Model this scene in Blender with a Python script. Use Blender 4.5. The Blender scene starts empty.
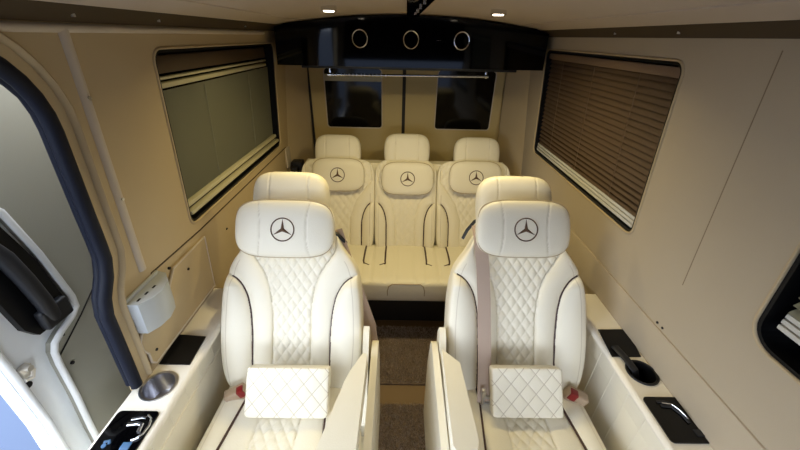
import bpy, bmesh, math, random
from mathutils import Vector, Matrix
from mathutils.geometry import tessellate_polygon
random.seed(7)
C = bpy.context.scene.collection
SC = bpy.context.scene

# ------------------------------------------------------------------ materials
def lin(c): return c/12.92 if c <= .04045 else ((c+.055)/1.055)**2.4
def rgb(r, g, b): return (lin(r/255), lin(g/255), lin(b/255), 1)
MATS = {}
def mat(name, col, rough=.5, metal=0, spec=.5, bump=0, bscale=60, var=0, coat=0, seam=None, sheen=0, emit=None, estr=0, trans=0, vscale=6):
    m = bpy.data.materials.new(name); m.use_nodes = True
    nt = m.node_tree; b = nt.nodes['Principled BSDF']
    b.inputs['Base Color'].default_value = col
    b.inputs['Roughness'].default_value = rough
    b.inputs['Metallic'].default_value = metal
    b.inputs['Specular IOR Level'].default_value = spec
    b.inputs['Coat Weight'].default_value = coat
    b.inputs['Sheen Weight'].default_value = sheen
    b.inputs['Transmission Weight'].default_value = trans
    if emit: b.inputs['Emission Color'].default_value = emit; b.inputs['Emission Strength'].default_value = estr
    tc = nt.nodes.new('ShaderNodeTexCoord')
    last = None
    if var or seam:
        n = nt.nodes.new('ShaderNodeTexNoise'); n.inputs['Scale'].default_value = vscale; n.inputs['Detail'].default_value = 5
        nt.links.new(tc.outputs['Object'], n.inputs['Vector'])
        mx = nt.nodes.new('ShaderNodeMix'); mx.data_type = 'RGBA'
        mx.inputs['A'].default_value = tuple(c*(1-var) for c in col[:3])+(1,)
        mx.inputs['B'].default_value = tuple(min(1, c*(1+var)) for c in col[:3])+(1,)
        nt.links.new(n.outputs['Fac'], mx.inputs['Factor']); last = mx.outputs['Result']
        if seam:
            at = nt.nodes.new('ShaderNodeAttribute'); at.attribute_name = 'seam'
            m2 = nt.nodes.new('ShaderNodeMix'); m2.data_type = 'RGBA'
            nt.links.new(last, m2.inputs['A']); m2.inputs['B'].default_value = seam
            nt.links.new(at.outputs['Fac'], m2.inputs['Factor']); last = m2.outputs['Result']
        nt.links.new(last, b.inputs['Base Color'])
    if bump:
        n = nt.nodes.new('ShaderNodeTexNoise'); n.inputs['Scale'].default_value = bscale; n.inputs['Detail'].default_value = 3
        nt.links.new(tc.outputs['Object'], n.inputs['Vector'])
        bp = nt.nodes.new('ShaderNodeBump'); bp.inputs['Strength'].default_value = bump; bp.inputs['Distance'].default_value = .002
        nt.links.new(n.outputs['Fac'], bp.inputs['Height']); nt.links.new(bp.outputs['Normal'], b.inputs['Normal'])
    MATS[name] = m; return m
M = MATS
mat('cream_leather', rgb(234, 227, 208), .42, spec=.4, bump=.25, bscale=240, var=.035, seam=rgb(150, 128, 100))
mat('cream_plain', rgb(234, 227, 208), .45, spec=.4, bump=.2, bscale=240, var=.03)
mat('console_top', rgb(236, 229, 214), .38, spec=.4, bump=.1, bscale=200)
mat('piping_brown', rgb(62, 36, 30), .5)
mat('piping_beige', rgb(176, 158, 128), .5)
mat('thread_brown', rgb(92, 66, 44), .6)
mat('wall_fabric', rgb(184, 165, 132), .75, spec=.25, bump=.25, bscale=500, var=.03)
mat('wall_fabric_cool_lit', rgb(176, 162, 140), .75, spec=.25, bump=.25, bscale=500, var=.03)  # right-side copy of the wall fabric, cool daylight tint put into its colour
mat('joint_tan', rgb(128, 112, 90), .8)
mat('wall_fabric_lamp_lit', rgb(188, 168, 120), .75, spec=.25, bump=.25, bscale=500, var=.03)  # same fabric at the rear, yellow lamplight put into its colour
mat('cassette_brown', rgb(74, 58, 42), .6)
mat('wall_trim', rgb(196, 184, 168), .6, spec=.3, bump=.2, bscale=300)
mat('ceiling_suede', rgb(188, 174, 158), .9, spec=.1, bump=.3, bscale=400, var=.05, vscale=3)
mat('cornice_brown', rgb(70, 58, 42), .7, spec=.2)
mat('black_gloss', rgb(3, 3, 4), .05, spec=.3)
mat('black_panel', rgb(10, 10, 12), .4, spec=.25)
mat('black_plastic', rgb(16, 18, 24), .5)
mat('rubber_seal', rgb(14, 18, 32), .6, spec=.25)
mat('glass_dark', rgb(4, 4, 5), .08, spec=.25)
mat('chrome', rgb(225, 225, 228), .15, metal=1)
mat('steel', rgb(200, 200, 205), .28, metal=1)
mat('grey_plastic', rgb(176, 180, 182), .45)
mat('door_paint', rgb(228, 232, 236), .25, coat=.5)
mat('door_trim', rgb(150, 149, 138), .6, bump=.15, bscale=300)
mat('door_trim_edge', rgb(220, 222, 222), .5)
mat('belt_mauve', rgb(188, 166, 150), .6, bump=.5, bscale=700)
mat('buckle_beige', rgb(170, 148, 124), .45)
mat('button_red', rgb(128, 18, 20), .35)
mat('carpet_base', rgb(124, 108, 94), .95, spec=.1, bump=.9, bscale=120, var=.3, vscale=40)
mat('pile_brown', rgb(178, 162, 148), .9, spec=.1, var=.35, vscale=30)
mat('floor_tan', rgb(132, 108, 78), .5, bump=.1)
mat('base_dark', rgb(24, 20, 17), .7)
mat('blind_cream', rgb(138, 138, 122), .7, bump=.2, bscale=400)
mat('blind_rail_cream', rgb(186, 180, 152), .5)
mat('blind_brown', rgb(122, 100, 80), .55, spec=.4, var=.05)
mat('blind_rail_grey', rgb(196, 194, 188), .45)
mat('blue_icon', rgb(66, 100, 136), .4)
mat('lamp_glow', rgb(255, 240, 220), .5, emit=(1, .86, .66, 1), estr=14)
mat('ground_concrete', rgb(62, 74, 96), .9, var=.05, vscale=1)
mat('screw_metal', rgb(215, 210, 200), .3, metal=.8)
mat('hole_dark', rgb(18, 14, 12), .9)

# ------------------------------------------------------------------ helpers
def tag(o, label=None, cat=None, group=None, kind=None):
    if label: o['label'] = label
    if cat: o['category'] = cat
    if group: o['group'] = group
    if kind: o['kind'] = kind
    return o
def empty(name, loc, label=None, cat=None, group=None, kind=None):
    o = bpy.data.objects.new(name, None); C.objects.link(o); o.location = loc
    o.empty_display_size = .05
    return tag(o, label, cat, group, kind)
def worldloc(o):
    v = Vector(o.location)
    while o.parent: o = o.parent; v += Vector(o.location)
    return v
def obj(name, bm, m, parent=None, smooth=True, flat_angle=None):
    """vertices are given in place coordinates; the mesh is shifted into its parent's frame"""
    me = bpy.data.meshes.new(name)
    off = worldloc(parent) if parent else Vector()
    bmesh.ops.translate(bm, vec=-off, verts=bm.verts)
    bmesh.ops.recalc_face_normals(bm, faces=bm.faces)
    bm.to_mesh(me); bm.free()
    o = bpy.data.objects.new(name, me); C.objects.link(o)
    for x in (m if isinstance(m, (list, tuple)) else [m]): me.materials.append(M[x])
    if smooth:
        for p in me.polygons: p.use_smooth = True
        if flat_angle is None: flat_angle = 40
        a = math.radians(flat_angle)
        me.set_sharp_from_angle(angle=a)
    if parent: o.parent = parent
    return o
def NB(): return bmesh.new()
def box(bm, lo, hi, bev=0, seg=2):
    r = bmesh.ops.create_cube(bm, size=1)
    vs = r['verts']
    for v in vs:
        v.co = Vector([(lo[i]+hi[i])/2 + v.co[i]*(hi[i]-lo[i]) for i in range(3)])
    if bev:
        es = list({e for v in vs for e in v.link_edges})
        bmesh.ops.bevel(bm, geom=es, offset=bev, segments=seg, affect='EDGES', profile=.6)
    return bm
def xform(bm, mtx, verts=None): bmesh.ops.transform(bm, matrix=mtx, verts=verts or bm.verts)
def tube(bm, pts, r, seg=8, closed=False, flat=None):
    """sweep a circle (or an ellipse r x flat) along pts"""
    pts = [Vector(p) for p in pts]; n = len(pts); rings = []
    up = None
    for i, p in enumerate(pts):
        a = pts[(i-1) % n] if (closed or i) else p
        b = pts[(i+1) % n] if (closed or i < n-1) else p
        t = (b-a).normalized()
        if up is None:
            up = Vector((0, 0, 1)) if abs(t.z) < .9 else Vector((1, 0, 0))
        up = (up - t*up.dot(t)).normalized()
        s = t.cross(up)
        rings.append([bm.verts.new(p + s*math.cos(2*math.pi*k/seg)*r + up*math.sin(2*math.pi*k/seg)*(flat or r)) for k in range(seg)])
    for i in range(n if closed else n-1):
        A, B = rings[i], rings[(i+1) % n]
        for k in range(seg): bm.faces.new((A[k], A[(k+1) % seg], B[(k+1) % seg], B[k]))
    if not closed:
        bm.faces.new(rings[0]); bm.faces.new(rings[-1][::-1])
    return bm
def ribbon(bm, pts, width_vecs, th):
    """flat strap: pts centre line, width_vecs half-width vectors, th thickness"""
    pts = [Vector(p) for p in pts]; rings = []
    for i, p in enumerate(pts):
        w = Vector(width_vecs[i]) if isinstance(width_vecs, list) else Vector(width_vecs)
        t = (pts[min(i+1, len(pts)-1)] - pts[max(i-1, 0)]).normalized()
        nn = t.cross(w).normalized()*th/2
        rings.append([bm.verts.new(p+w+nn), bm.verts.new(p-w+nn), bm.verts.new(p-w-nn), bm.verts.new(p+w-nn)])
    for A, B in zip(rings, rings[1:]):
        for k in range(4): bm.faces.new((A[k], A[(k+1) % 4], B[(k+1) % 4], B[k]))
    bm.faces.new(rings[0]); bm.faces.new(rings[-1][::-1])
    return bm
def cyl(bm, c, r, h, axis='z', seg=32, r2=None):
    mt = {'z': Matrix(), 'y': Matrix.Rotation(math.pi/2, 4, 'X'), 'x': Matrix.Rotation(math.pi/2, 4, 'Y')}[axis]
    bmesh.ops.create_cone(bm, cap_ends=True, segments=seg, radius1=r, radius2=r if r2 is None else r2, depth=h,
                          matrix=Matrix.Translation(Vector(c)) @ mt)
    return bm
def rrect(a0, b0, a1, b1, r, n=6):
    """rounded rectangle outline, counter-clockwise, (a,b) pairs"""
    out = []
    for cx, cy, st in ((a1-r, b0+r, -90), (a1-r, b1-r, 0), (a0+r, b1-r, 90), (a0+r, b0+r, 180)):
        for k in range(n+1):
            t = math.radians(st + 90*k/n); out.append((cx+r*math.cos(t), cy+r*math.sin(t)))
    return out
def plate(bm, outer, holes, fn, dirv, th):
    """solid plate: 2-D outline with holes, fn maps (a,b) to 3-D, thickness th along dirv"""
    loops = [outer]+list(holes)
    flat = [p for l in loops for p in l]
    tris = tessellate_polygon([[Vector((p[0], p[1], 0)) for p in l] for l in loops])
    d = Vector(dirv)*th
    F = [bm.verts.new(Vector(fn(*p))) for p in flat]; B = [bm.verts.new(Vector(fn(*p))+d) for p in flat]
    for t in tris:
        if len(set(t)) < 3: continue
        try: bm.faces.new([F[i] for i in t]); bm.faces.new([B[i] for i in t][::-1])
        except ValueError: pass
    k = 0
    for l in loops:
        n = len(l)
        for i in range(n):
            a, b = k+i, k+(i+1) % n
            bm.faces.new((F[a], F[b], B[b], B[a]))
        k += n
    return bm
def interp(tab, x):
    if x <= tab[0][0]: return tab[0][1]
    for (a, u), (b, v) in zip(tab, tab[1:]):
        if x <= b:
            t = (x-a)/(b-a); t = t*t*(3-2*t) if len(tab) > 99 else t
            return u+(v-u)*t
    return tab[-1][1]
def pad(frame, L, Wf, D, Db, nu, nt, detail=None, seam=None, p=3.6, q=5, v0=0, cmix=.5, cen=None, dfn=None):
    """upholstered cushion. frame=(O,X,V,N); outline half-width Wf(v); front bulge D, back bulge Db; detail(u,v) adds height."""
    O, X, V, N = [Vector(a) for a in frame]
    bm = NB(); lay = bm.verts.layers.float.new('seam')
    A = []
    for i in range(nu+1):
        s = -1+2*i/nu; A.append(.45*math.sin(math.pi/2*s)+.55*s)
    T = []
    for j in range(nt+1):
        s = j/nt; T.append(cmix*(.5-.5*math.cos(math.pi*s))+(1-cmix)*s)
    def edge(x, n): return max(0, 1-abs(x)**n)**(1/n)
    F, B = [], []
    for t in T:
        v = v0+t*L; W = Wf(v)*1.0; et = edge(2*t-1, q); Wt = W*edge(2*t-1, q*1.3) if 0 < t < 1 else W*.0
        Wt = W*max(.02, edge(2*t-1, q*1.2))
        c = cen(v) if cen else 0
        rf, rb = [], []
        for a in A:
            e = edge(a, p)*et; u = a*Wt
            DD = D if dfn is None else dfn(u, v)
            h = DD*e; sm = 0
            if detail: h += detail(u, v)*min(1, e*1.5)
            if seam: sm = seam(u, v)*(1 if e > .3 else 0)
            x = bm.verts.new(O+X*(u+c)+V*v+N*h); x[lay] = sm; rf.append(x)
            y = bm.verts.new(O+X*(u+c)+V*v-N*(Db*e)); y[lay] = 0; rb.append(y)
        F.append(rf); B.append(rb)
    for G in (F, B):
        for r0, r1 in zip(G, G[1:]):
            for k in range(nu): bm.faces.new((r0[k], r0[k+1], r1[k+1], r1[k]))
    def side(l0, l1):
        for k in range(len(l0)-1): bm.faces.new((l0[k], l0[k+1], l1[k+1], l1[k]))
    side(F[0], B[0]); side(F[-1], B[-1]); side([r[0] for r in F], [r[0] for r in B]); side([r[-1] for r in F], [r[-1] for r in B])
    bmesh.ops.remove_doubles(bm, verts=bm.verts, dist=.00005)
    return bm
def frac(x): return x-math.floor(x)
def puff(x, k=.45): return abs(math.sin(math.pi*x))**k
def diamonds(u, v, du, dv, amp, k=.5):
    return amp*(puff(u/du+v/dv, k)*puff(u/du-v/dv, k)-1)
def line(d, w): return max(0, 1-abs(d)/w)
def star_emblem(parent, frame, r, m='thread_brown'):
    """ring with a three-pointed star, embroidered (frame origin = centre, on the surface)"""
    O, X, V, N = [Vector(a) for a in frame]
    bm = NB()
    ring = [O+X*math.cos(t)*r+V*math.sin(t)*r for t in [2*math.pi*k/40 for k in range(40)]]
    tube(bm, ring, r*.055, 8, True)
    n = 3
    c = bm.verts.new(O+N*.0035); cb = bm.verts.new(O-N*.002)
    out = []
    for k in range(6):
        t = math.pi/2+k*math.pi/3; rr = r*.97 if k % 2 == 0 else r*.17
        out.append(bm.verts.new(O+X*math.cos(t)*rr+V*math.sin(t)*rr))
    for k in range(6):
        bm.faces.new((c, out[k], out[(k+1) % 6])); bm.faces.new((cb, out[(k+1) % 6], out[k]))
    return obj('star_emblem', bm, m, parent, smooth=False)

# ------------------------------------------------------------------ the setting
SL = .078
def wx(z): return .78+(1.746-z)*SL           # inner half-width of the van at height z
ZB, ZT, YN, YF, YR = 1.165, 1.75, 1.115, 2.19, 2.62
def struct(name, bm, m, parent=None, smooth=False, **k):
    o = obj(name, bm, m, parent, smooth=smooth, **k)
    if not parent: o['kind'] = 'structure'
    return o
FL = lambda y, z: (-wx(z), y, z)
FR = lambda y, z: (wx(z), y, z)
# door opening on the left: D-shaped edge with an S-bend low down
def opening(off):
    p = []
    for k in range(9):
        t = math.radians(90*k/8)
        p.append((.55+(.20-off)*math.sin(t), 1.605+(.20-off)*math.cos(t)))
    p += [(.750-off, 1.40), (.751-off, 1.32), (.750-off, 1.27), (.735-off, 1.22), (.706-off, 1.17), (.694-off, 1.12), (.694-off, 1.0), (.694-off, .83), (.694-off, .4), (.694-off, .1)]
    return [(-.35, 1.805-off)] + p + [(-.35, .1)]
win = lambda y0, y1: rrect(y0, ZB, y1, ZT, .035)
b = NB(); plate(b, [(-.9, 0), (YR, 0), (YR, 1.82), (-.9, 1.82)], [opening(0)[::-1], win(YN, YF)], FL, (-1, 0, 0), .045)
struct('wall_left', b, 'wall_fabric')
b = NB(); plate(b, [(-.9, 0), (YR, 0), (YR, 1.82), (-.9, 1.82)], [win(YN-.02, YF-.03), rrect(-.45, ZB, .605, ZT, .06)], FR, (1, 0, 0), .045)
struct('wall_right', b, 'wall_fabric_cool_lit')
# floor
b = NB(); box(b, (-.95, -.9, -.04), (.95, YR+.05, 0)); struct('floor', b, 'floor_tan')
b = NB(); box(b, (-80, -80, -.62), (80, 80, -.55)); struct('ground_outside', b, 'ground_concrete')
# ceiling: an arched headliner
b = NB(); NX = 28; rows = []
for z_off in (0, .05):
    g = []
    for y in (-.45, 0, .4, .8, 1.2, 1.6, 2.07, YR+.05):
        r = []
        for k in range(NX+1):
            x = -.74+1.48*k/NX; r.append(b.verts.new((x, y, 1.903-.118*x*x+z_off)))
        g.append(r)
    rows.append(g)
for g in rows:
    for r0, r1 in zip(g, g[1:]):
        for k in range(NX): b.faces.new((r0[k], r0[k+1], r1[k+1], r1[k]))
for l0, l1 in ((rows[0][0], rows[1][0]), (rows[0][-1], rows[1][-1]), ([r[0] for r in rows[0]], [r[0] for r in rows[1]]), ([r[-1] for r in rows[0]], [r[-1] for r in rows[1]])):
    for k in range(len(l0)-1): b.faces.new((l0[k], l0[k+1], l1[k+1], l1[k]))
struct('ceiling', b, 'ceiling_suede', smooth=True)
# lengthwise welts of the headliner
for n, s in ((1, -1), (2, 1)):
    b = NB(); x = s*.57; tube(b, [(x, -.45, 1.903-.118*x*x), (x, 2.07, 1.903-.118*x*x)], .0035, 8)
    struct('trim_%d' % n, b, 'ceiling_suede', smooth=True)
# dark cornice between wall and ceiling
for s, nm in ((-1, 'trim_3'), (1, 'trim_4')):
    b = NB()
    prof = [(.783, 1.812), (.775, 1.812), (.712, 1.842), (.712, 1.87), (.80, 1.87), (.80, 1.812)]
    A = [b.verts.new((s*x, -.9, z)) for x, z in prof]; B = [b.verts.new((s*x, YR, z)) for x, z in prof]
    for k in range(6): b.faces.new((A[k], A[(k+1) % 6], B[(k+1) % 6], B[k]))
    b.faces.new(A); b.faces.new(B[::-1])
    t = struct(nm, b, 'cornice_brown')
    for y in ((.84, 1.13, 1.75) if s < 0 else (1.12, 1.45)):
        b = NB(); cyl(b, (s*.745, y, 1.826), .004, .008, 'z', 12); obj('screw', b, 'screw_metal', t)
b = NB(); tube(b, [(-wx(1.80)-.004, -.9, 1.800), (-wx(1.80)-.004, 2.05, 1.803)], .013, 12, flat=.010); struct('trim_21', b, 'wall_trim', smooth=True)  # added paler strip, imitates light caught by the rounded wall top
# left B-pillar strip, with its two screws
b = NB(); tube(b, [(-wx(z)-.004, .835, z) for z in (1.80, 1.6, 1.4, 1.2, 1.165)], .015, 12, flat=.013)
t = struct('trim_5', b, 'wall_trim', smooth=True)
for z in (1.66, 1.40):
    b = NB(); cyl(b, (-wx(z)+.0105, .835, z), .004, .004, 'x', 12); obj('screw', b, 'screw_metal', t)
# seam under the left window and raised lower-left panel with rounded end
b = NB(); tube(b, [(-wx(z), y, z) for y, z in ((.86, 1.13), (1.16, 1.118), (2.3, 1.118))], .003, 8); struct('trim_6', b, 'cornice_brown', smooth=True)
low = [(.80, 1.0), (.745, .985), (.73, .965), (.73, .93), (.745, .90), (.745, .86), (.76, .84), (1.16, .84), (1.16, 1.085), (.95, 1.085), (.9, 1.03)]
b = NB(); plate(b, low, [], lambda y, z: (-wx(z)+.010, y, z), (-1, 0, 0), .012); t = struct('trim_7', b, 'wall_fabric')
b = NB(); tube(b, [(-wx(z)+.009, y, z) for y, z in low], .004, 8, True); obj('panel_edge', b, 'wall_trim', t)
for y, z in ((1.02, 1.03), (.775, .885), (.93, 1.10)):
    b = NB(); cyl(b, (-wx(z)+.010, y, z), .005, .006, 'x', 12); obj('screw_hole', b, 'hole_dark', t)
# right wall: joint by the second window, low moulding above the console, fixing holes
b = NB(); tube(b, [(wx(z)+.0015, .828-(1.785-z)*.01, z) for z in (1.79, 1.37, 1.15)], .0022, 8); struct('trim_8', b, 'joint_tan', smooth=True)
b = NB(); box(b, (.835, -.3, .80), (.858, 2.3, .952), .006); struct('trim_9', b, 'wall_fabric_cool_lit', smooth=True)
b = NB()
cyl(b, (wx(.958), .85, .965), .0045, .006, 'x', 12); cyl(b, (wx(.95), .825, .965), .0045, .006, 'x', 12)
tag(obj('screw_hole', b, 'hole_dark'), kind='structure').name = 'trim_10'
b = NB(); tube(b, [(-wx(z), y, z) for y, z in ((1.35, 1.01), (1.36, 1.01))], .004, 8); struct('trim_11', b, 'hole_dark')

# rear wall with its two doors
def panel_y(y): return lambda x, z: (x, y, z)
b = NB(); plate(b, [(-.95, 0), (.95, 0), (.95, 1.95), (-.95, 1.95)], [[(-.64, .36), (-.64, 1.74), (.64, 1.74), (.64, .36)]], panel_y(2.625), (0, 1, 0), .04)
struct('wall_rear', b, 'wall_fabric_lamp_lit')
for n, (x0, x1, wx0, wx1, wt) in ((2, (-.69, -.032, -.59, -.178, 1.60)), (3, (-.008, .69, .215, .63, 1.60))):
    wlow = 1.188
    b = NB(); plate(b, rrect(x0, .31, x1, 1.80, .01), [rrect(wx0, wlow, wx1, wt, .025)[::-1]], panel_y(2.600), (0, 1, 0), .023)
    d = struct('door_%d' % n, b, 'wall_fabric_lamp_lit')
    b = NB(); box(b, (wx0+.0005, 2.612, wlow+.0005), (wx1-.0005, 2.620, wt-.0005)); obj('window_glass', b, 'glass_dark', d)
    b = NB(); tube(b, [(x, 2.604, z) for x, z in rrect(wx0, wlow, wx1, wt, .025)], .005, 8, True); obj('window_rim', b, 'wall_trim', d)
    if n == 2:
        b = NB(); box(b, (wx0+.005, 2.59, 1.515), (wx1-.005, 2.603, 1.56), .004); obj('shade_rail', b, 'blind_rail_cream', d)
b = NB(); box(b, (-.032, 2.600, .35), (-.008, 2.62, 1.70)); struct('trim_12', b, 'base_dark')
b = NB(); box(b, (-.706, 2.595, .35), (-.692, 2.61, 1.70)); struct('trim_13', b, 'base_dark')
for s, nm in ((-1, 'trim_14'), (1, 'trim_15')):       # slanted D-pillars in the rear corners
    b = NB(); pr = [(.745, 2.60), (.865, 2.34), (.93, 2.34), (.93, 2.64), (.745, 2.64)]
    A = [b.verts.new((s*x, y, .2)) for x, y in pr]; B = [b.verts.new((s*(x-.055), y, 1.82)) for x, y in pr]
    for k in range(5): b.faces.new((A[k], A[(k+1) % 5], B[(k+1) % 5], B[k]))
    b.faces.new(A); b.faces.new(B[::-1]); struct(nm, b, 'wall_fabric')
# unseen front panel, windscreen opening cut low to darken upper walls and overhead-unit reflections
b = NB(); plate(b, [(-.95, 0), (.95, 0), (.95, 1.95), (-.95, 1.95)], [[(-.80, .85), (-.80, 1.395), (.80, 1.395), (.80, .85)], [(-.845, 1.45), (-.845, 1.74), (-.822, 1.74), (-.822, 1.45)]], panel_y(-.9), (0, -1, 0), .05)
struct('front_light_mask', b, 'base_dark')
b = NB(); box(b, (-.95, -.95, 1.90), (.95, -.4, 1.95)); struct('trim_20', b, 'ceiling_suede')

# windows: frame, pane
def side_window(n, s, y0, y1, r=.035):
    t = empty('window_%d' % n, (s*wx(ZB), y0, ZB), kind='structure')
    F = lambda y, z: (s*(wx(z)+.001), y, z)
    o_, i_ = rrect(y0-.004, ZB-.004, y1+.004, ZT+.004, r+.004), rrect(y0+.010, ZB+.010, y1-.010, ZT-.010, r-.01)
    b = NB(); plate(b, rrect(y0+.0005, ZB+.0005, y1-.0005, ZT-.0005, r), [i_[::-1]], F, (s, 0, 0), .075); obj('window_frame', b, 'black_panel', t, smooth=False)
    b = NB(); plate(b, rrect(y0+.0005, ZB+.0005, y1-.0005, ZT-.0005, r), [], lambda y, z: (s*(wx(z)+.076), y, z), (s, 0, 0), .005); obj('window_glass', b, 'glass_dark', t, smooth=False)
    b = NB(); tube(b, [(s*(wx(z)-.001), y, z) for y, z in o_], .004, 8, True); obj('window_edge', b, 'wall_fabric', t)
    return t
side_window(1, -1, YN, YF); side_window(2, 1, YN-.02, YF-.03); side_window(3, 1, -.45, .605, .06)

# blinds inside the window recesses
def lx(z, s, d): return s*(wx(z)+d)
t = empty('window_blind', (-.85, 1.65, 1.19), 'pale grey-green blind half lowered in a black window frame, left wall beside the sliding door', 'window blind')
b = NB(); box(b, (-.858, YN+.02, 1.634), (-.828, YF-.02, 1.650), .004); obj('top_rail', b, 'blind_rail_cream', t)
b = NB(); box(b, (-.850, YN+.02, 1.660), (-.826, YF-.02, 1.668), .003); obj('head_cord', b, 'blind_rail_cream', t)
b = NB(); box(b, (-.855, YN+.02, 1.678), (-.826, YF-.02, 1.732), .006); obj('cassette', b, 'cassette_brown', t)
b = NB(); nz = 44; g = []
for k in range(nz*2+1):
    z = 1.24+(1.63-1.24)*k/(nz*2); d = .034+(.001 if k % 2 else 0)
    g.append([b.verts.new((lx(z, -1, d), y, z)) for y in (YN+.02, YF-.02)])
for a, c in zip(g, g[1:]): b.faces.new((a[0], a[1], c[1], c[0]))
bmesh.ops.solidify(b, geom=b.faces, thickness=.003); obj('pleated_cloth', b, 'blind_cream', t)
for i, y in enumerate((YN+.32, YF-.32)):
    b = NB(); tube(b, [(lx(1.62, -1, .030), y, 1.62), (lx(1.24, -1, .030), y, 1.24)], .0015, 6); obj('pull_cord', b, 'blind_cream', t)
b = NB(); box(b, (-.862, YN+.02, 1.222), (-.834, YF-.02, 1.240), .005); obj('bottom_rail', b, 'blind_rail_cream', t)
b = NB(); box(b, (-.850, YN+.02, 1.196), (-.822, YF-.02, 1.210), .003); obj('lower_rail', b, 'blind_rail_cream', t)

def slat_blind(s, y0, y1, label, zb=1.18, zt=1.735, n=21, slat='blind_brown'):
    t = empty('venetian_blind', (s*.86, (y0+y1)/2, zb), label, 'window blind')
    b = NB(); box(b, (lx(zt, s, .012), y0, zt-.03), (lx(zt, s, .05), y1, zt), .003); obj('head_rail', b, slat, t)
    z0 = zb+.055
    for k in range(n):
        z = z0+(zt-.035-z0)*k/(n-1)
        b = NB(); G = []
        tilt = 1.05 if k > 10 else 1.05-.04*(10-k)
        for j in range(5):
            q = (j-2)/2*.015; cz = .0022*(1-(q/.015)**2)
            dx = q*math.cos(tilt)-cz*math.sin(tilt); dz = q*math.sin(tilt)+cz*math.cos(tilt)
            G.append([b.verts.new((lx(z, s, .030)+s*dx, y, z+dz)) for y in (y0, y1)])
        for a, c in zip(G, G[1:]): b.faces.new((a[0], a[1], c[1], c[0]))
        bmesh.ops.solidify(b, geom=b.faces, thickness=.0012)
        obj('slat', b, slat, t)
    for q in range(3):
        b = NB(); box(b, (lx(zb+.016*q, s, .012+.002*q), y0, zb+.016*q), (lx(zb+.016*q, s, .045), y1, zb+.012+.016*q), .002); obj('bottom_rail', b, 'blind_rail_grey', t)
    for y in (y0+.2, (y0+y1)/2, y1-.2):
        b = NB(); tube(b, [(lx(z, s, .013), y, z) for z in (zt-.03, zb+.05)], .0008, 6); obj('ladder_cord', b, slat, t)
    return t
slat_blind(1, YN-.008, YF-.042, 'brown slatted blind in the long right-hand window beside the rear bench')
slat_blind(1, -.43, .575, 'cut-off slatted blind in the black-edged window at the right edge of the picture', zb=1.225, n=20, slat='blind_rail_cream')

# ------------------------------------------------------------------ sliding door, rubber seal
seal = opening(.010)
b = NB(); tube(b, [(-wx(z)-.008, y, z) for y, z in seal if z > .82], .0155, 12, flat=.017); tube(b, [(-wx(z)-.032, y+.006, z-(.008 if z > 1.7 else 0)) for y, z in seal if z > .82], .012, 10)
struct('trim_16', b, 'rubber_seal', smooth=True)
b = NB(); s2 = opening(-.034); tube(b, [(-wx(z)+.001, y, z) for y, z in s2[:-1] if z > .82], .012, 10, flat=.008); struct('trim_17', b, 'wall_fabric', smooth=True)
door = empty('door_1', (-1.0, .6, .2), kind='structure')
trim_front = [(.36, 1.76), (.45, 1.72), (.62, 1.56), (.72, 1.415), (.745, 1.28), (.762, 1.12), (.758, 1.085), (.735, 1.068), (.690, 1.052), (.662, 1.037), (.650, 1.015), (.644, .978), (.634, .851), (.618, .716), (.606, .578), (.60, .4), (.60, .2)]
outer = trim_front + [(2.0, .2), (2.0, 1.80), (.36, 1.80)]
b = NB(); plate(b, outer, [], lambda y, z: (-1.0, y, z), (-1, 0, 0), .03); obj('door_liner', b, 'door_trim', door, smooth=False)
b = NB(); tube(b, [(-.997, y, z) for y, z in trim_front], .0085, 10); obj('liner_border', b, 'door_trim_edge', door)
frame = [(.30, 1.80), (.50, 1.5), (.546, 1.25), (.552, 1.06), (.550, .964), (.547, .837), (.538, .738), (.535, .64), (.53, .50), (.53, .15), (2.0, .15), (2.0, 1.82), (.3, 1.82)]
b = NB(); plate(b, frame, [], lambda y, z: (-1.022, y, z), (-1, 0, 0), .045); fr = obj('door_shell', b, 'door_paint', door, smooth=False)
b = NB(); tube(b, [(-1.018, y+.012, z) for y, z in frame[:10]], .010, 10); obj('door_lip', b, 'door_paint', door)
b = NB(); plate(b, [(.50, 1.58), (.60, 1.53), (.706, 1.388), (.738, 1.26), (.750, 1.10), (.735, 1.078), (.650, 1.082), (.628, 1.12), (.615, 1.25), (.58, 1.38)], [], lambda y, z: (-1.004, y, z), (-1, 0, 0), .03); obj('handle_recess', b, 'black_panel', door, smooth=False)
b = NB(); G = [(-.995, .655, 1.36), (-.985, .665, 1.32), (-.978, .672, 1.25), (-.978, .680, 1.17), (-.985, .685, 1.12), (-.995, .688, 1.098)]
tube(b, G, .020, 14, flat=.016); obj('door_handle', b, 'black_plastic', door)
b = NB(); box(b, (-1.0, .655, 1.09), (-.975, .735, 1.15), .010, 3); obj('handle_base', b, 'black_plastic', door)
b = NB(); box(b, (-1.024, .572, 1.005), (-1.006, .60, 1.035), .003); cyl(b, (-1.004, .586, 1.03), .008, .02, 'x', 16); tube(b, [(-1.0, .594, 1.02), (-.996, .580, 1.005), (-1.0, .566, 1.008)], .005, 8); obj('door_latch', b, 'screw_metal', door)
b = NB(); cyl(b, (-1.021, .578, .975), .009, .004, 'x', 20); obj('latch_hole', b, 'hole_dark', door)
b = NB(); tube(b, [(-.9985, y, z) for y, z in ((.652, .99), (.76, 1.05), (.90, 1.14))], .002, 6); obj('liner_joint', b, 'hole_dark', door)
b = NB(); cyl(b, (-.998, .672, .945), .005, .006, 'x', 12); cyl(b, (-.998, .69, 1.04), .004, .006, 'x', 12); obj('screw_hole', b, 'hole_dark', door)

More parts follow.
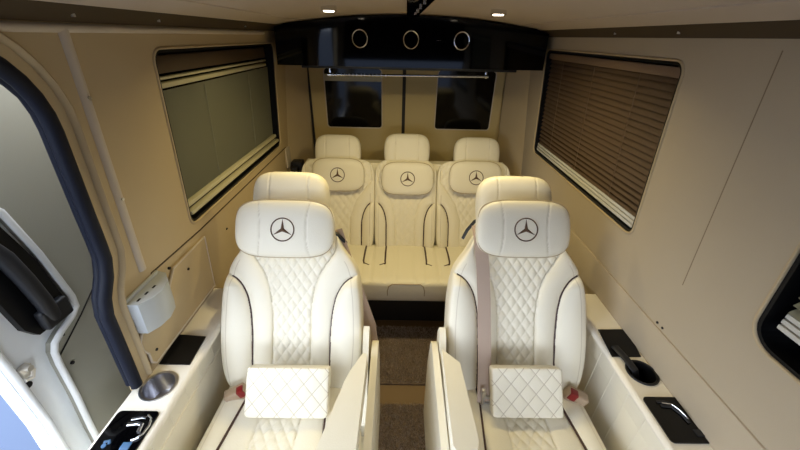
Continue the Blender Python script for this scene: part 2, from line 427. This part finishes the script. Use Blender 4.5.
# ------------------------------------------------------------------ rear overhead unit
t = empty('overhead_panel', (0, 2.07, 1.645), 'wide glossy black overhead unit with three round chrome-ringed vents above the rear bench', 'overhead panel')
b = NB(); P = [(-.732, 1.648), (.745, 1.648), (.738, 1.825), (.66, 1.85), (.30, 1.888), (0, 1.90), (-.30, 1.888), (-.66, 1.85), (-.722, 1.83)]
plate(b, P, [], lambda x, z: (x, 2.07+(1.9-z)*.02, z), (0, 1, 0), .40); bmesh.ops.recalc_face_normals(b, faces=b.faces)
obj('front_panel', b, 'black_gloss', t, smooth=False)
for x in (-.27, .004, .276):
    b = NB(); tube(b, [(x+.040*math.cos(a), 2.067, 1.785+.042*math.sin(a)) for a in [2*math.pi*k/40 for k in range(40)]], .0034, 8, True)
    r = obj('vent_ring', b, 'chrome', t)
    b = NB(); cyl(b, (x, 2.068, 1.785), .037, .006, 'y', 32); obj('vent_face', b, 'black_gloss', r)
b = NB(); box(b, (.14, 2.069, 1.783), (.165, 2.0725, 1.785)); obj('logo_bar', b, 'chrome', t)
b = NB(); box(b, (-.60, 2.075, 1.636), (.60, 2.45, 1.648), .003); obj('lower_lip', b, 'black_plastic', t)
# chrome rail below
t = empty('hanging_rail', (0, 2.2, 1.59), 'thin chrome rail hung under the black overhead unit in front of the rear windows', 'rail')
b = NB(); tube(b, [(-.485, 2.2, 1.592), (.475, 2.2, 1.600)], .007, 12); obj('rod', b, 'chrome', t)
for x, z in ((-.468, 1.592), (.46, 1.6)):
    b = NB(); box(b, (x-.006, 2.195, z), (x+.006, 2.205, 1.64), .002); cyl(b, (x, 2.2, z), .012, .012, 'x', 16); obj('bracket', b, 'chrome', t)
for k in range(14):
    b = NB(); x = -.45+.024*k+random.uniform(-.004, .004); cyl(b, (x, 2.2, 1.5925), .009, .004, 'x', 16); obj('glide_ring', b, 'steel', t)

# ceiling lamps and ceiling rail
def ceiling_z(x): return 1.903-.118*x*x
for x, y, lab in ((-.318, 1.47, 'small round chrome ceiling lamp left of the black ceiling rail'), (.306, 1.47, 'small round chrome ceiling lamp right of the black ceiling rail')):
    z = ceiling_z(x)
    t = empty('ceiling_lamp', (x, y, z), lab, 'ceiling lamp', 'pair of ceiling lamps')
    b = NB(); cyl(b, (x, y, z-.006), .030, .018, 'z', 32, .028); obj('lamp_ring', b, 'chrome', t)
    b = NB(); cyl(b, (x, y, z-.0155), .019, .004, 'z', 32); obj('lamp_lens', b, 'lamp_glow', t)
t = empty('ceiling_rail', (0, 1.3, 1.89), 'glossy black strip running along the middle of the ceiling to the overhead unit', 'ceiling rail')
b = NB()
A = [(-.046, .6), (.046, .6), (.034, 2.06), (-.022, 2.06)]
plate(b, A, [], lambda x, y: (x, y, 1.891), (0, 0, 1), .014); obj('rail_body', b, 'black_gloss', t, smooth=False)
for k in range(7):
    b = NB(); cyl(b, (.012+.006*(k % 2), 1.12+k*.11, 1.889), .005, .004, 'z', 12); obj('rail_stud', b, 'chrome', t)

# ------------------------------------------------------------------ seats
def make_backrest(parent, O, V, N, cen, L, Wf, upf, uqf, du, dv, D, Db, pipes=True, nu=150, nt=210, v0=-.04, edge_seam=.03):
    X = Vector((1, 0, 0))
    O = Vector(O)+X*cen
    amp = .008
    def detail(u, v):
        au = abs(u); W = Wf(v); up = min(upf(v), W+.02); uq = uqf(v)
        if au < uq:
            e = min(1, (uq-au)/.008)
            return -.010+.010*e**.5+diamonds(u, v, du, dv, .0055, .5)
        if au < up:
            f = (au-uq)/max(.001, up-uq); return .014*puff(f, .5)-.006
        f = (au-up)/max(.001, W-up)
        return (.034*math.sin(math.pi*min(1, f*.75+.02))**.6)*min(1, max(0, W-up)/.07)-.004
    def seam(u, v):
        au = abs(u); uq = uqf(v)
        return .5*line(au-(Wf(v)-edge_seam), .0022) if au > uq+.06 else 0
    fr = (O, X, V, N)
    bk = obj('backrest', pad(fr, L, Wf, D, Db, nu, nt, detail, seam, p=5, q=6, v0=v0), 'cream_leather', parent, flat_angle=80)
    def surf(u, v):
        W = Wf(v); t = (v-v0)/L
        e = max(0, 1-abs(u/W)**5)**.2*max(0, 1-abs(2*t-1)**6)**(1/6)
        return O+X*u+Vector(V)*v+Vector(N)*(D*e+.001-.002)
    if pipes:
        for s in (-1, 1):
            pts = []; v = v0+.02
            while v < L:
                u = upf(v)
                if u > Wf(v)-.006: break
                pts.append(surf(s*u, v)); v += .01
            b = NB(); tube(b, pts, .0042 if nu > 120 else .0066, 8); obj('piping', b, 'piping_brown', bk)
    return bk

def head_pillow(parent, O, V, N, cen, v0, L, W, w0, D, er, nu=90, nt=60, vo=0, seams=True):
    X = Vector((1, 0, 0)); V = Vector(V); N = Vector(N)
    Oc = Vector(O)+X*cen+N*w0
    Wf = lambda v: W*(1-.035*((v-v0)/L-.45)**2*4)
    su = W*.52
    def detail(u, v):
        if not seams: return 0
        k = su-.012*math.sin(math.pi*(v-v0)/L)
        return -.003*line(abs(u)-k, .004)
    def seam(u, v): return .35*line(abs(u)-(su-.012*math.sin(math.pi*(v-v0)/L)), .0025) if seams else 0
    o = obj('head_pillow', pad((Oc, X, V, N), L, Wf, D, D*.75, nu, nt, detail, seam, p=3.4, q=3.2, v0=v0, cmix=.6), 'cream_leather', parent, flat_angle=80)
    # welt round the edge
    pts = []
    for k in range(90):
        a = 2*math.pi*k/90; ca, sa = math.cos(a), math.sin(a)
        u = W*.965*math.copysign(abs(ca)**(2/3.9), ca); v = v0+L/2+L/2*.985*math.copysign(abs(sa)**(2/3.9), sa)
        pts.append(Oc+X*u+V*v+N*(D*.38))
    b = NB(); tube(b, pts, .0026, 8, True); obj('welt', b, 'piping_beige', o)
    star_emblem(o, (Oc+V*(v0+L*.49)+N*(D+.0012), X, V, N), er)
    return o

def headrest(parent, O, V, N, cen, v0, L, W, w0, D, su=.5):
    X = Vector((1, 0, 0)); Oc = Vector(O)+X*cen+Vector(N)*w0
    Wf = lambda v: W*(.93+.07*math.sin(math.pi*min(1, max(0, (v-v0)/L))))
    s_ = W*su
    def detail(u, v): return -.004*line(abs(u)-s_, .004)
    def seam(u, v): return .3*line(abs(u)-s_, .0025)
    return obj('headrest', pad((Oc, X, V, N), L, Wf, D, D, 80, 60, detail, seam, p=3.6, q=3.6, v0=v0, cmix=.6), 'cream_leather', parent, flat_angle=80)

def captain_seat(cx, s, label):
    """s = +1 when the aisle lies towards +x"""
    root = empty('captain_seat', (cx, .6, .004), label, 'seat', 'front captain seats')
    O = Vector((cx, .87, .60)); V = Vector((0, .470, .883)); N = Vector((0, -.883, .470)); X = Vector((1, 0, 0))
    Wt = [(-.06, .235), (0, .25), (.05, .260), (.11, .268), (.18, .271), (.26, .270), (.34, .266), (.40, .258), (.44, .249), (.47, .238), (.50, .218), (.54, .19), (.62, .168)]
    k = .016 if s > 0 else .034
    upt = [(-.06, .150), (.2, .150), (.27+k, .157), (.33+k, .17), (.37+k, .19), (.395+k, .212), (.41+k, .235), (.42+k, .27), (.52, .30)]
    uqt = [(-.06, .074), (.27, .074), (.33, .079), (.38, .088), (.43, .105), (.47, .13), (.52, .165)]
    def sm(tab):
        def f(x):
            return (interp(tab, x-.012)+interp(tab, x)+interp(tab, x+.012))/3
        return f
    make_backrest(root, O, V, N, 0, .66, sm(Wt), sm(upt), sm(uqt), .039, .056, .030, .10, nu=220, nt=300)
    headrest(root, O, V, N, -.027 if s > 0 else 0, .595, .235, .150, -.045, .055)
    pv = .50 if s > 0 else .515
    head_pillow(root, O, V, N, -.012 if s > 0 else -.004, pv, .212, .182 if s > 0 else .174, .075, .038, .041)
    # seat cushion
    SX = Vector((1, 0, 0)); SV = Vector((0, -1, .06)).normalized(); SN = Vector((0, .06, 1)).normalized()
    SO = Vector((cx, .93, .55))
    W2 = lambda v: .240
    up2 = lambda v: .150+max(0, v-.15)*.10; uq2 = lambda v: .074
    def det(u, v):
        au = abs(u); up = up2(v); uq = uq2(v)
        if au < uq:
            e = min(1, (uq-au)/.008); return -.010+.010*e**.5+diamonds(u, v, .039, .056, .0045, .5)
        if au < up: return .010*puff((au-uq)/(up-uq), .5)-.006
        return .022*math.sin(math.pi*min(1, (au-up)/(.240-up)*.8))**.6-.003
    se = lambda u, v: .4*line(abs(u)-.215, .002)
    sc = obj('seat_cushion', pad((SO, SX, SV, SN), .60, W2, .055, .09, 200, 220, det, se, p=6, q=7), 'cream_leather', root, flat_angle=80)
    for q in (-1, 1):
        pts = [SO+SX*q*up2(v)+SV*v+SN*.054 for v in [.03+.012*i for i in range(44)]]
        b = NB(); tube(b, pts, .0042, 8); obj('piping', b, 'piping_brown', sc)
    # aisle-side armrest (tapered slab), its hinge bracket and the outer side board
    if s > 0: arm = [(-.150, .822), (-.166, .826), (-.200, .755), (-.214, .715), (-.240, .60), (-.262, .505), (-.272, .44), (-.155, .43)]; z1, br, bd = .822, (-.172, -.150), (-.140, -.116)
    else: arm = [(.116, .85), (.172, .792), (.186, .535), (.178, .512), (.122, .505), (.112, .52)]; z1, br, bd = .82, (.112, .136), (.085, .108)
    b = NB(); plate(b, arm, [], lambda x, y: (x, y, z1), (0, 0, -1), .07)
    bmesh.ops.bevel(b, geom=[e for e in b.edges if e.calc_face_angle(0) > .5], offset=.007, segments=3, affect='EDGES', profile=.6)
    obj('armrest', b, 'cream_plain', root, flat_angle=50)
    b = NB(); plate(b, [(.70, .60), (.80, .70), (.90, .835), (.93, .845), (.955, .80), (.96, .55), (.72, .50)], [], lambda y, z: (br[0], y, z), (1, 0, 0), br[1]-br[0])
    bmesh.ops.bevel(b, geom=[e for e in b.edges if e.calc_face_angle(0) > .5], offset=.005, segments=2, affect='EDGES')
    obj('armrest_bracket', b, 'cream_plain', root, flat_angle=50)
    b = NB(); plate(b, [(.42, .27), (.96, .27), (.97, .60), (.93, .77), (.90, .79), (.86, .785), (.42, .755)], [], lambda y, z: (bd[0], y, z), (1, 0, 0), bd[1]-bd[0])
    bmesh.ops.bevel(b, geom=[e for e in b.edges if e.calc_face_angle(0) > .5], offset=.006, segments=3, affect='EDGES')
    obj('side_board', b, 'cream_plain', root, flat_angle=50)
    b = NB(); w = (min(bd[1], bd[0])-.035) if s > 0 else bd[1]
    box(b, (cx-.24, .40, .24), (cx+.24, .93, .465), .01)
    lo_x, hi_x = (cx+.2, bd[0]+.004) if s > 0 else (bd[1]-.004, cx-.2)
    box(b, (lo_x, .46, .28), (hi_x, .92, .50), .006); obj('seat_frame', b, 'cream_plain', root)
    b = NB(); box(b, (cx-.17, .46, 0), (cx+.17, .86, .242), .01); obj('pedestal', b, 'base_dark', root)
    # shoulder belt, guide, buckle
    b = NB()
    if s < 0:
        gp = [Vector((.258, 1.14, 1.17)), Vector((.262, 1.085, 1.135)), Vector((.271, 1.026, 1.043)), Vector((.277, .974, .944)), Vector((.280, .900, .820)), Vector((.277, .815, .715)), Vector((.274, .770, .640))]
        ribbon(b, gp, Vector((.025, .004, 0)), .003); obj('seat_belt', b, 'belt_mauve', root)
        b = NB(); tube(b, [(.208, 1.15, 1.105), (.222, 1.155, 1.14), (.250, 1.165, 1.175), (.28, 1.16, 1.185)], .009, 8, flat=.006); obj('belt_guide', b, 'black_plastic', root)
        b = NB(); box(b, (.268, .775, .60), (.31, .80, .66), .006); box(b, (.262, .765, .625), (.276, .785, .70), .004); obj('belt_anchor', b, 'steel', root)
    else:
        gp = [Vector((-.295, 1.165, 1.125)), Vector((-.283, 1.15, 1.096)), Vector((-.267, 1.13, 1.053)), Vector((-.232, 1.10, .953)), Vector((-.196, 1.07, .848)), Vector((-.159, 1.04, .739)), Vector((-.150, 1.02, .66))]
        wv = [Vector((.024, -.004, .010))]*7
        ribbon(b, gp, wv, .003); obj('seat_belt', b, 'belt_mauve', root)
        b = NB(); tube(b, [(-.322, 1.16, 1.125), (-.29, 1.14, 1.122), (-.262, 1.14, 1.092), (-.256, 1.15, 1.075)], .009, 8, flat=.006); obj('belt_guide', b, 'black_plastic', root)
    # buckle on the wall side
    bx = -.625 if s > 0 else .628
    b = NB(); box(b, (bx-.045, .775, .612), (bx+.030, .815, .66), .008, 3)
    xform(b, Matrix.Translation((bx, .79, .63)) @ Matrix.Rotation(s*.35, 4, 'Z') @ Matrix.Rotation(-.3*s, 4, 'Y') @ Matrix.Translation((-bx, -.79, -.63)))
    bk = obj('buckle', b, 'buckle_beige', root)
    b = NB(); box(b, (bx+(.004 if s > 0 else -.040), .772, .628), (bx+(.028 if s > 0 else -.012), .80, .663), .003)
    xform(b, Matrix.Translation((bx, .79, .63)) @ Matrix.Rotation(s*.35, 4, 'Z') @ Matrix.Rotation(-.3*s, 4, 'Y') @ Matrix.Translation((-bx, -.79, -.63)))
    obj('release_button', b, 'button_red', bk)
    return root
captain_seat(-.452, 1, 'front cream leather seat on the left, beside the open sliding door')
captain_seat(.416, -1, 'front cream leather seat on the right, mauve belt hanging down its backrest')

# lumbar cushions leaning in the seats
def lumbar(cx, label, yo, W):
    root_loc = (cx, .75+yo, .63)
    O = Vector((cx, .708+yo, .640)); V = Vector((0, .095, .128)).normalized(); N = Vector((0, -V.z, V.y))
    L = .165
    def det(u, v): return diamonds(u, v+.02, .058, .066, .0025, .4)
    def se(u, v):
        a, c = u/.058+(v+.02)/.066, u/.058-(v+.02)/.066
        d = min(abs(a-round(a)), abs(c-round(c)))*.062*.7
        return .8*line(d, .0016)
    bm = pad((O, (1, 0, 0), V, N), L, lambda v: W, .026, .022, 190, 110, det, se, p=11, q=20, cmix=.35)
    o = obj('lumbar_cushion', bm, 'cream_leather', None, flat_angle=80)
    tag(o, label, 'cushion', 'lumbar cushions')
    pts = [O+Vector((1, 0, 0))*x+V*(v) for x, v in rrect(-W, 0, W, L, .012)]
    return o
lumbar(-.423, 'small quilted oblong cushion in the lap of the left front seat', 0, .143)
lumbar(.414, 'small quilted oblong cushion in the lap of the right front seat', .012, .124)

# rear bench for three
BN = empty('bench_seat', (0, 1.85, .004), 'three-place cream leather rear bench under the black overhead unit', 'bench seat')
O = Vector((0, 2.02, .505)); V = Vector((0, .385, .923)); N = Vector((0, -.923, .385))
def wtab(W): return lambda v: interp([(-.06, W*.995), (.50, W), (.56, W*.985), (.62, W*.93)], v)
for cx, W, uo in ((-.463, .253, .166), (.002, .213, .132), (.468, .253, .168)):
    up = lambda v, uo=uo, W=W: uo if v < .14 else (uo+(W-uo)*(1-math.sqrt(max(0, 1-((v-.14)/.17)**2))) if v < .31 else W+.05)
    uq = lambda v, uo=uo, W=W: interp([(-.06, uo*.5), (.2, uo*.52), (.3, uo*.72), (.36, uo*.95), (.45, W*.9)], v)
    make_backrest(BN, O, V, N, cx, .64, wtab(W), up, uq, .050, .070, .03, .09, nu=110, nt=160)
for cx, lo, hv, hx in ((-.454, .380, .53, -.468), (.012, .362, .545, .006), (.468, .378, .53, .488)):
    headrest(BN, O, V, N, hx, hv, .235, .158, -.03, .05)
    head_pillow(BN, O, V, N, cx, lo, .220, .176, .055, .034, .046, 70, 46, seams=False)
def bench_det(u, v):
    d = 0
    for q in (-.27, -.125, .135, .285):
        d -= .006*line(u-q, .01)
    for q in (-.055, .065, -.53, -.40, .41, .54): d -= .005*line(u-q, .009)
    # front bib outlines under each place
    return d-.008*line(u+.208, .012)-.008*line(u-.213, .012)
BV = Vector((0, -1, .02)).normalized(); BNn = Vector((0, .02, 1)).normalized(); BO = Vector((0, 2.06, .475))
bc = obj('seat_cushion', pad((BO, (1, 0, 0), BV, BNn), .468, lambda v: .705, .055, .17, 170, 60, bench_det, None, p=14, q=3.2), 'cream_leather', BN, flat_angle=80)
for x0, x1, x2 in ((-.262, -.262, -.225), (-.125, -.125, -.160), (.140, .140, .172), (.288, .288, .250), (-.62, -.62, -.59), (.63, .63, .6)):
    b = NB(); tube(b, [(x0, 1.975, .530), (x1*1.01, 1.90, .532), (x1*1.01, 1.80, .533), (x1*.99, 1.77, .533), (x2, 1.75, .532)], .0055, 8); obj('piping', b, 'piping_brown', bc)
for cx, hw in ((-.46, .13), (.008, .112), (.47, .13)):      # stitched outline on the front of each place
    pts = [(cx-hw, 1.597, .42), (cx-hw, 1.592, .46), (cx-hw*.93, 1.593, .492), (cx-hw*.75, 1.596, .507), (cx+hw*.75, 1.596, .507), (cx+hw*.93, 1.593, .492), (cx+hw, 1.592, .46), (cx+hw, 1.597, .42)]
    b = NB(); tube(b, pts, .0035, 8); obj('stitched_edge', b, 'piping_beige', bc)
b = NB(); plate(b, [(2.06, .42), (2.29, 1.02), (2.36, 1.02), (2.36, .42)], [], lambda y, z: (-.70, y, z), (1, 0, 0), 1.40); obj('back_shell', b, 'cream_plain', BN, smooth=False)
b = NB(); box(b, (-.70, 1.78, .03), (.70, 2.12, .385), .01); obj('plinth', b, 'base_dark', BN)
for s in (-1, 1):
    b = NB(); box(b, (s*.695 if s > 0 else -.80, 1.95, .38), (.80 if s > 0 else -.695, 2.30, .93), .04, 4); obj('side_wing', b, 'cream_plain', BN)

# ------------------------------------------------------------------ side consoles
def console(s, label):
    t = empty('side_console', (s*.79, .6, .004), label, 'console', 'side consoles beside the front seats')
    e = .736 if s < 0 else .724; x0, x1 = sorted((s*e, s*.872))
    def cut(cxy, r, n=32): return [(cxy[0]+r*math.cos(2*math.pi*k/n), cxy[1]+r*math.sin(2*math.pi*k/n)) for k in range(n)]
    cup = (-.80, .692) if s < 0 else (.788, .765)
    ck = 1 if s < 0 else .92
    b = NB(); plate(b, [(x0, -.1), (x1, -.1), (x1, 1.17), (x0, 1.17)], [cut(cup, .0465*ck)[::-1]], lambda x, y: (x, y, .815), (0, 0, -1), .03)
    obj('console_top', b, 'console_top', t, smooth=False)
    b = NB(); tube(b, [(s*(e+.002), -.1, .801), (s*(e+.002), 1.17, .801)], .014, 12); obj('top_edge', b, 'console_top', t)
    b = NB(); box(b, (min(s*(e+.016), s*.868), -.1, .0), (max(s*.748, s*.868), 1.16, .70), .004); box(b, (min(s*(e+.016), s*(e+.024)), -.1, .70), (max(s*(e+.016), s*(e+.024)), 1.16, .786)); obj('console_body', b, 'cream_plain', t)
    for k in range(13):
        y = .02+k*.088; b = NB(); tube(b, [(s*(e+.0157), y, .10), (s*(e+.0157), y, .70)], .0012, 6); tube(b, [(s*(e+.0157), y, .70), (s*(e+.0157), y, .785)], .0012, 6); obj('stitch_line', b, 'cream_plain', t)
    # black pad, cup holder, control panel
    pc = [(-.752, .893), (-.855, .901), (-.848, .772), (-.745, .771)] if s < 0 else [(.737, .957), (.850, .960), (.826, .831), (.722, .830)]
    b = NB(); plate(b, pc, [], lambda x, y: (x, y, .819), (0, 0, -1), .006); obj('charging_pad', b, 'black_panel', t, smooth=False)
    b = NB(); n = 32
    m = 'steel' if s < 0 else 'black_panel'
    prof = [(.054, .8155), (.054, .8185), (.050, .8195), (.0455, .818), (.044, .80), (.041, .745), (.0, .744)]
    R = [[b.verts.new((cup[0]+ck*r*math.cos(2*math.pi*k/n), cup[1]+ck*r*math.sin(2*math.pi*k/n), z)) for k in range(n)] for r, z in prof[:-1]]
    for A, B in zip(R, R[1:]):
        for k in range(n): b.faces.new((A[k], A[(k+1) % n], B[(k+1) % n], B[k]))
    b.faces.new(R[-1]); obj('cup_holder', b, m, t, flat_angle=35)
    if s > 0:
        b = NB(); tube(b, [(.752, .87, .823), (.760, .81, .826), (.772, .775, .815), (.782, .765, .785)], .015, 10, flat=.006); obj('charging_cable', b, 'black_plastic', t)
        b = NB(); tube(b, [(cup[0]+.049*math.cos(2*math.pi*k/40), cup[1]+.049*math.sin(2*math.pi*k/40), .819) for k in range(40)], .0018, 6, True); obj('cup_rim', b, 'black_plastic', t)
    if s < 0: pn = rrect(-.862, .43, -.742, .607, .012)
    else: pn = rrect(.730, .535, .858, .674, .012)
    b = NB(); plate(b, pn, [], lambda x, y: (x, y, .820), (0, 0, -1), .006); cp = obj('control_panel', b, 'black_gloss', t, smooth=False)
    # seat-shaped switch: cushion bar, back bar, headrest dot
    ox, oy = (-.785, .548) if s < 0 else (.790, .618)
    k = 1 if s < 0 else -1
    b = NB(); tube(b, [(ox-.018, oy+.034, .823), (ox+.012, oy+.034, .823)], .006, 8, flat=.003); tube(b, [(ox-.024, oy+.02, .823), (ox+.006, oy+.020, .823)], .005, 8, flat=.003)
    if s < 0:
        b.free(); b = NB()
        tube(b, [(-.806, .580, .823), (-.778, .586, .823), (-.766, .584, .823)], .0045, 8, flat=.003)
        tube(b, [(-.808, .566, .823), (-.782, .570, .823), (-.768, .566, .823), (-.764, .545, .823)], .0055, 8, flat=.003)
        tube(b, [(-.766, .592, .823), (-.752, .583, .823), (-.745, .562, .823), (-.748, .540, .823), (-.758, .526, .823), (-.768, .522, .823)], .0032, 8, flat=.003)
    else:
        b.free(); b = NB()
        tube(b, [(.765, .655, .823), (.785, .655, .823), (.80, .650, .823)], .0045, 8, flat=.003)
        tube(b, [(.770, .643, .823), (.800, .640, .823), (.815, .615, .823), (.818, .590, .823)], .0055, 8, flat=.003)
    obj('seat_switch', b, 'chrome' if s < 0 else 'black_plastic', cp)
    if s > 0:
        b = NB(); tube(b, [(.772, .648, .829), (.800, .644, .829), (.812, .625, .829), (.818, .598, .829)], .0014, 6); obj('switch_highlight', b, 'chrome', cp)
    qx, qy = (-.774, .508) if s < 0 else (.826, .562)
    b = NB(); box(b, (qx-.012, qy-.010, .8195), (qx+.012, qy+.010, .8225), .001); q = obj('usb_socket', b, 'blue_icon' if s < 0 else 'black_plastic', cp)
    b = NB(); box(b, (qx-.007, qy-.004, .822), (qx+.007, qy+.004, .8232)); obj('socket_slot', b, 'black_panel' if s < 0 else 'steel', q) if False else b.free()
    if s < 0:
        b = NB(); tube(b, [(-.838, .517, .822), (-.826, .521, .822), (-.821, .513, .822)], .004, 8, flat=.002); cyl(b, (-.832, .508, .8215), .006, .003, 'z', 20); obj('power_icon', b, 'blue_icon', cp)
    return t
console(-1, 'cream side console with a steel cup holder, left of the left front seat')
console(1, 'cream side console with a black cup holder, against the right wall')

# ------------------------------------------------------------------ small things on the walls
t = empty('door_stay_cover', (-.83, .83, 1.0), 'light grey half-round plastic housing on the left wall above the lower panel', 'plastic housing')
b = NB()
pts = [(.730, 0), (.730, .042), (.760, .064), (.800, .072), (.845, .060), (.882, .030), (.890, 0)]
xw = wx(1.06)-.001
A = [b.verts.new((-wx(1.0)+.002+d*.88, y+.006, 1.0 if d else 1.0)) for y, d in pts]; B = [b.verts.new((-wx(1.12)+.001+d, y, 1.118)) for y, d in pts]
n = len(pts)
for k in range(n): b.faces.new((A[k], A[(k+1) % n], B[(k+1) % n], B[k]))
b.faces.new(A); b.faces.new(B[::-1])
bmesh.ops.bevel(b, geom=[e for e in b.edges if e.calc_face_angle(0) > .3], offset=.010, segments=4, affect='EDGES', profile=.5)
obj('housing', b, 'grey_plastic', t, flat_angle=40)
for k in range(3):
    b = NB(); box(b, (-.800+.003*k, .745+.030*k, 1.1165), (-.794+.003*k, .758+.030*k, 1.1195), .001); obj('vent_slot', b, 'hole_dark', t)
b = NB(); box(b, (-.826, .735, 1.118), (-.818, .88, 1.130), .003); obj('back_lip', b, 'grey_plastic', t)

b = NB(); box(b, (-wx(1.05)-.004, 2.28, .97), (-wx(1.05)+.010, 2.38, 1.11), .006, 3)
tag(obj('cover_plate', b, 'wall_trim'), 'small cream rectangular cover plate low on the left wall behind the window', 'cover plate')
t = empty('wall_socket', (-.74, 2.42, .93), 'small black socket block in the left rear corner beside the bench', 'socket')
b = NB(); box(b, (-.81, 2.30, .935), (-.735, 2.38, 1.01), .008); obj('socket_body', b, 'black_plastic', t)
b = NB(); box(b, (-.80, 2.24, .93), (-.755, 2.32, .985), .01); obj('plug', b, 'black_plastic', t)
# ledges either side of the bench
for n, s in ((18, -1), (19, 1)):
    b = NB(); box(b, (min(s*.70, s*.85), 2.2, .0), (max(s*.70, s*.85), 2.61, .92), .01); struct('trim_%d' % n, b, 'wall_fabric')

# ------------------------------------------------------------------ rugs
def rug(x0, y0, x1, y1, label, nblade, m):
    b = NB(); box(b, (x0, y0, .001), (x1, y1, .012), .004); o = obj('shaggy_rug', b, 'carpet_base')
    tag(o, label, 'rug')
    b = NB()
    for _ in range(nblade):
        x = random.uniform(max(x0+.004, -.26), min(x1-.004, .30)); y = random.uniform(y0+.004, y1-.002); h = random.uniform(.012, .024)
        a = random.uniform(0, 6.28); l = random.uniform(0, .016); w = .0022
        dx, dy = math.cos(a)*w, math.sin(a)*w; c = random.uniform(0, 6.28)
        v = [b.verts.new((x-dx, y-dy, .010)), b.verts.new((x+dx, y+dy, .010)), b.verts.new((x+math.cos(c)*l, y+math.sin(c)*l, .010+h))]
        b.faces.new(v)
    tag(obj('pile', b, m, o, smooth=False), kind='stuff')
rug(-.27, .5, .235, 1.165, 'nearer brown shaggy rug in the aisle between the front seats', 16000, 'pile_brown')
rug(-.30, 1.29, .34, 1.74, 'farther dark brown shaggy rug in front of the rear bench', 11000, 'pile_brown')

# ------------------------------------------------------------------ camera
cam = bpy.data.cameras.new('camera'); co = bpy.data.objects.new('camera', cam); C.objects.link(co)
pi_, ro, ya = math.radians(29.08), math.radians(1.317), math.radians(.597)
Fv = Vector((math.sin(ya)*math.cos(pi_), math.cos(ya)*math.cos(pi_), -math.sin(pi_)))
R0 = Vector((math.cos(ya), -math.sin(ya), 0)); U0 = R0.cross(Fv)
Rv = R0*math.cos(ro)+U0*math.sin(ro); Uv = -R0*math.sin(ro)+U0*math.cos(ro)
mt = Matrix((Rv, Uv, -Fv)).transposed().to_4x4(); mt.translation = Vector((-.054, 0, 1.8))
co.matrix_world = mt
cam.sensor_width = 36; cam.lens = 339.18/800*36; cam.clip_start = .02
SC.camera = co

# ------------------------------------------------------------------ light
w = bpy.data.worlds.new('world'); SC.world = w; w.use_nodes = True
bg = w.node_tree.nodes['Background']; bg.inputs['Color'].default_value = (.80, .88, 1.0, 1); bg.inputs['Strength'].default_value = 7.8
def area(name, loc, rot, sx, sy, power, col, spread=180, shape='RECTANGLE'):
    l = bpy.data.lights.new(name, 'AREA'); l.shape = shape; l.size = sx; l.size_y = sy; l.energy = power; l.color = col; l.spread = math.radians(spread)
    o = bpy.data.objects.new(name, l); C.objects.link(o); o.location = loc; o.rotation_euler = rot; return o
R = math.radians
p = area('windscreen_portal', (0, -.88, 1.30), (R(90), 0, 0), 1.7, .90, 1, (1, 1, 1)); p.data.cycles.is_portal = True
p = area('door_portal', (-.86, .17, .95), (0, R(-90), 0), 1.6, 1.05, 1, (1, 1, 1)); p.data.cycles.is_portal = True
for x in (-.318, .306):
    area('lamp_light', (x, 1.47, ceiling_z(x)-.022), (0, 0, 0), .05, .05, 4.5, (1, .82, .40), 150, 'DISK')

SC.view_settings.view_transform = 'Standard'
SC.view_settings.look = 'None'; SC.view_settings.gamma = 1; SC.view_settings.use_curve_mapping = False
SC.view_settings.exposure = -.12
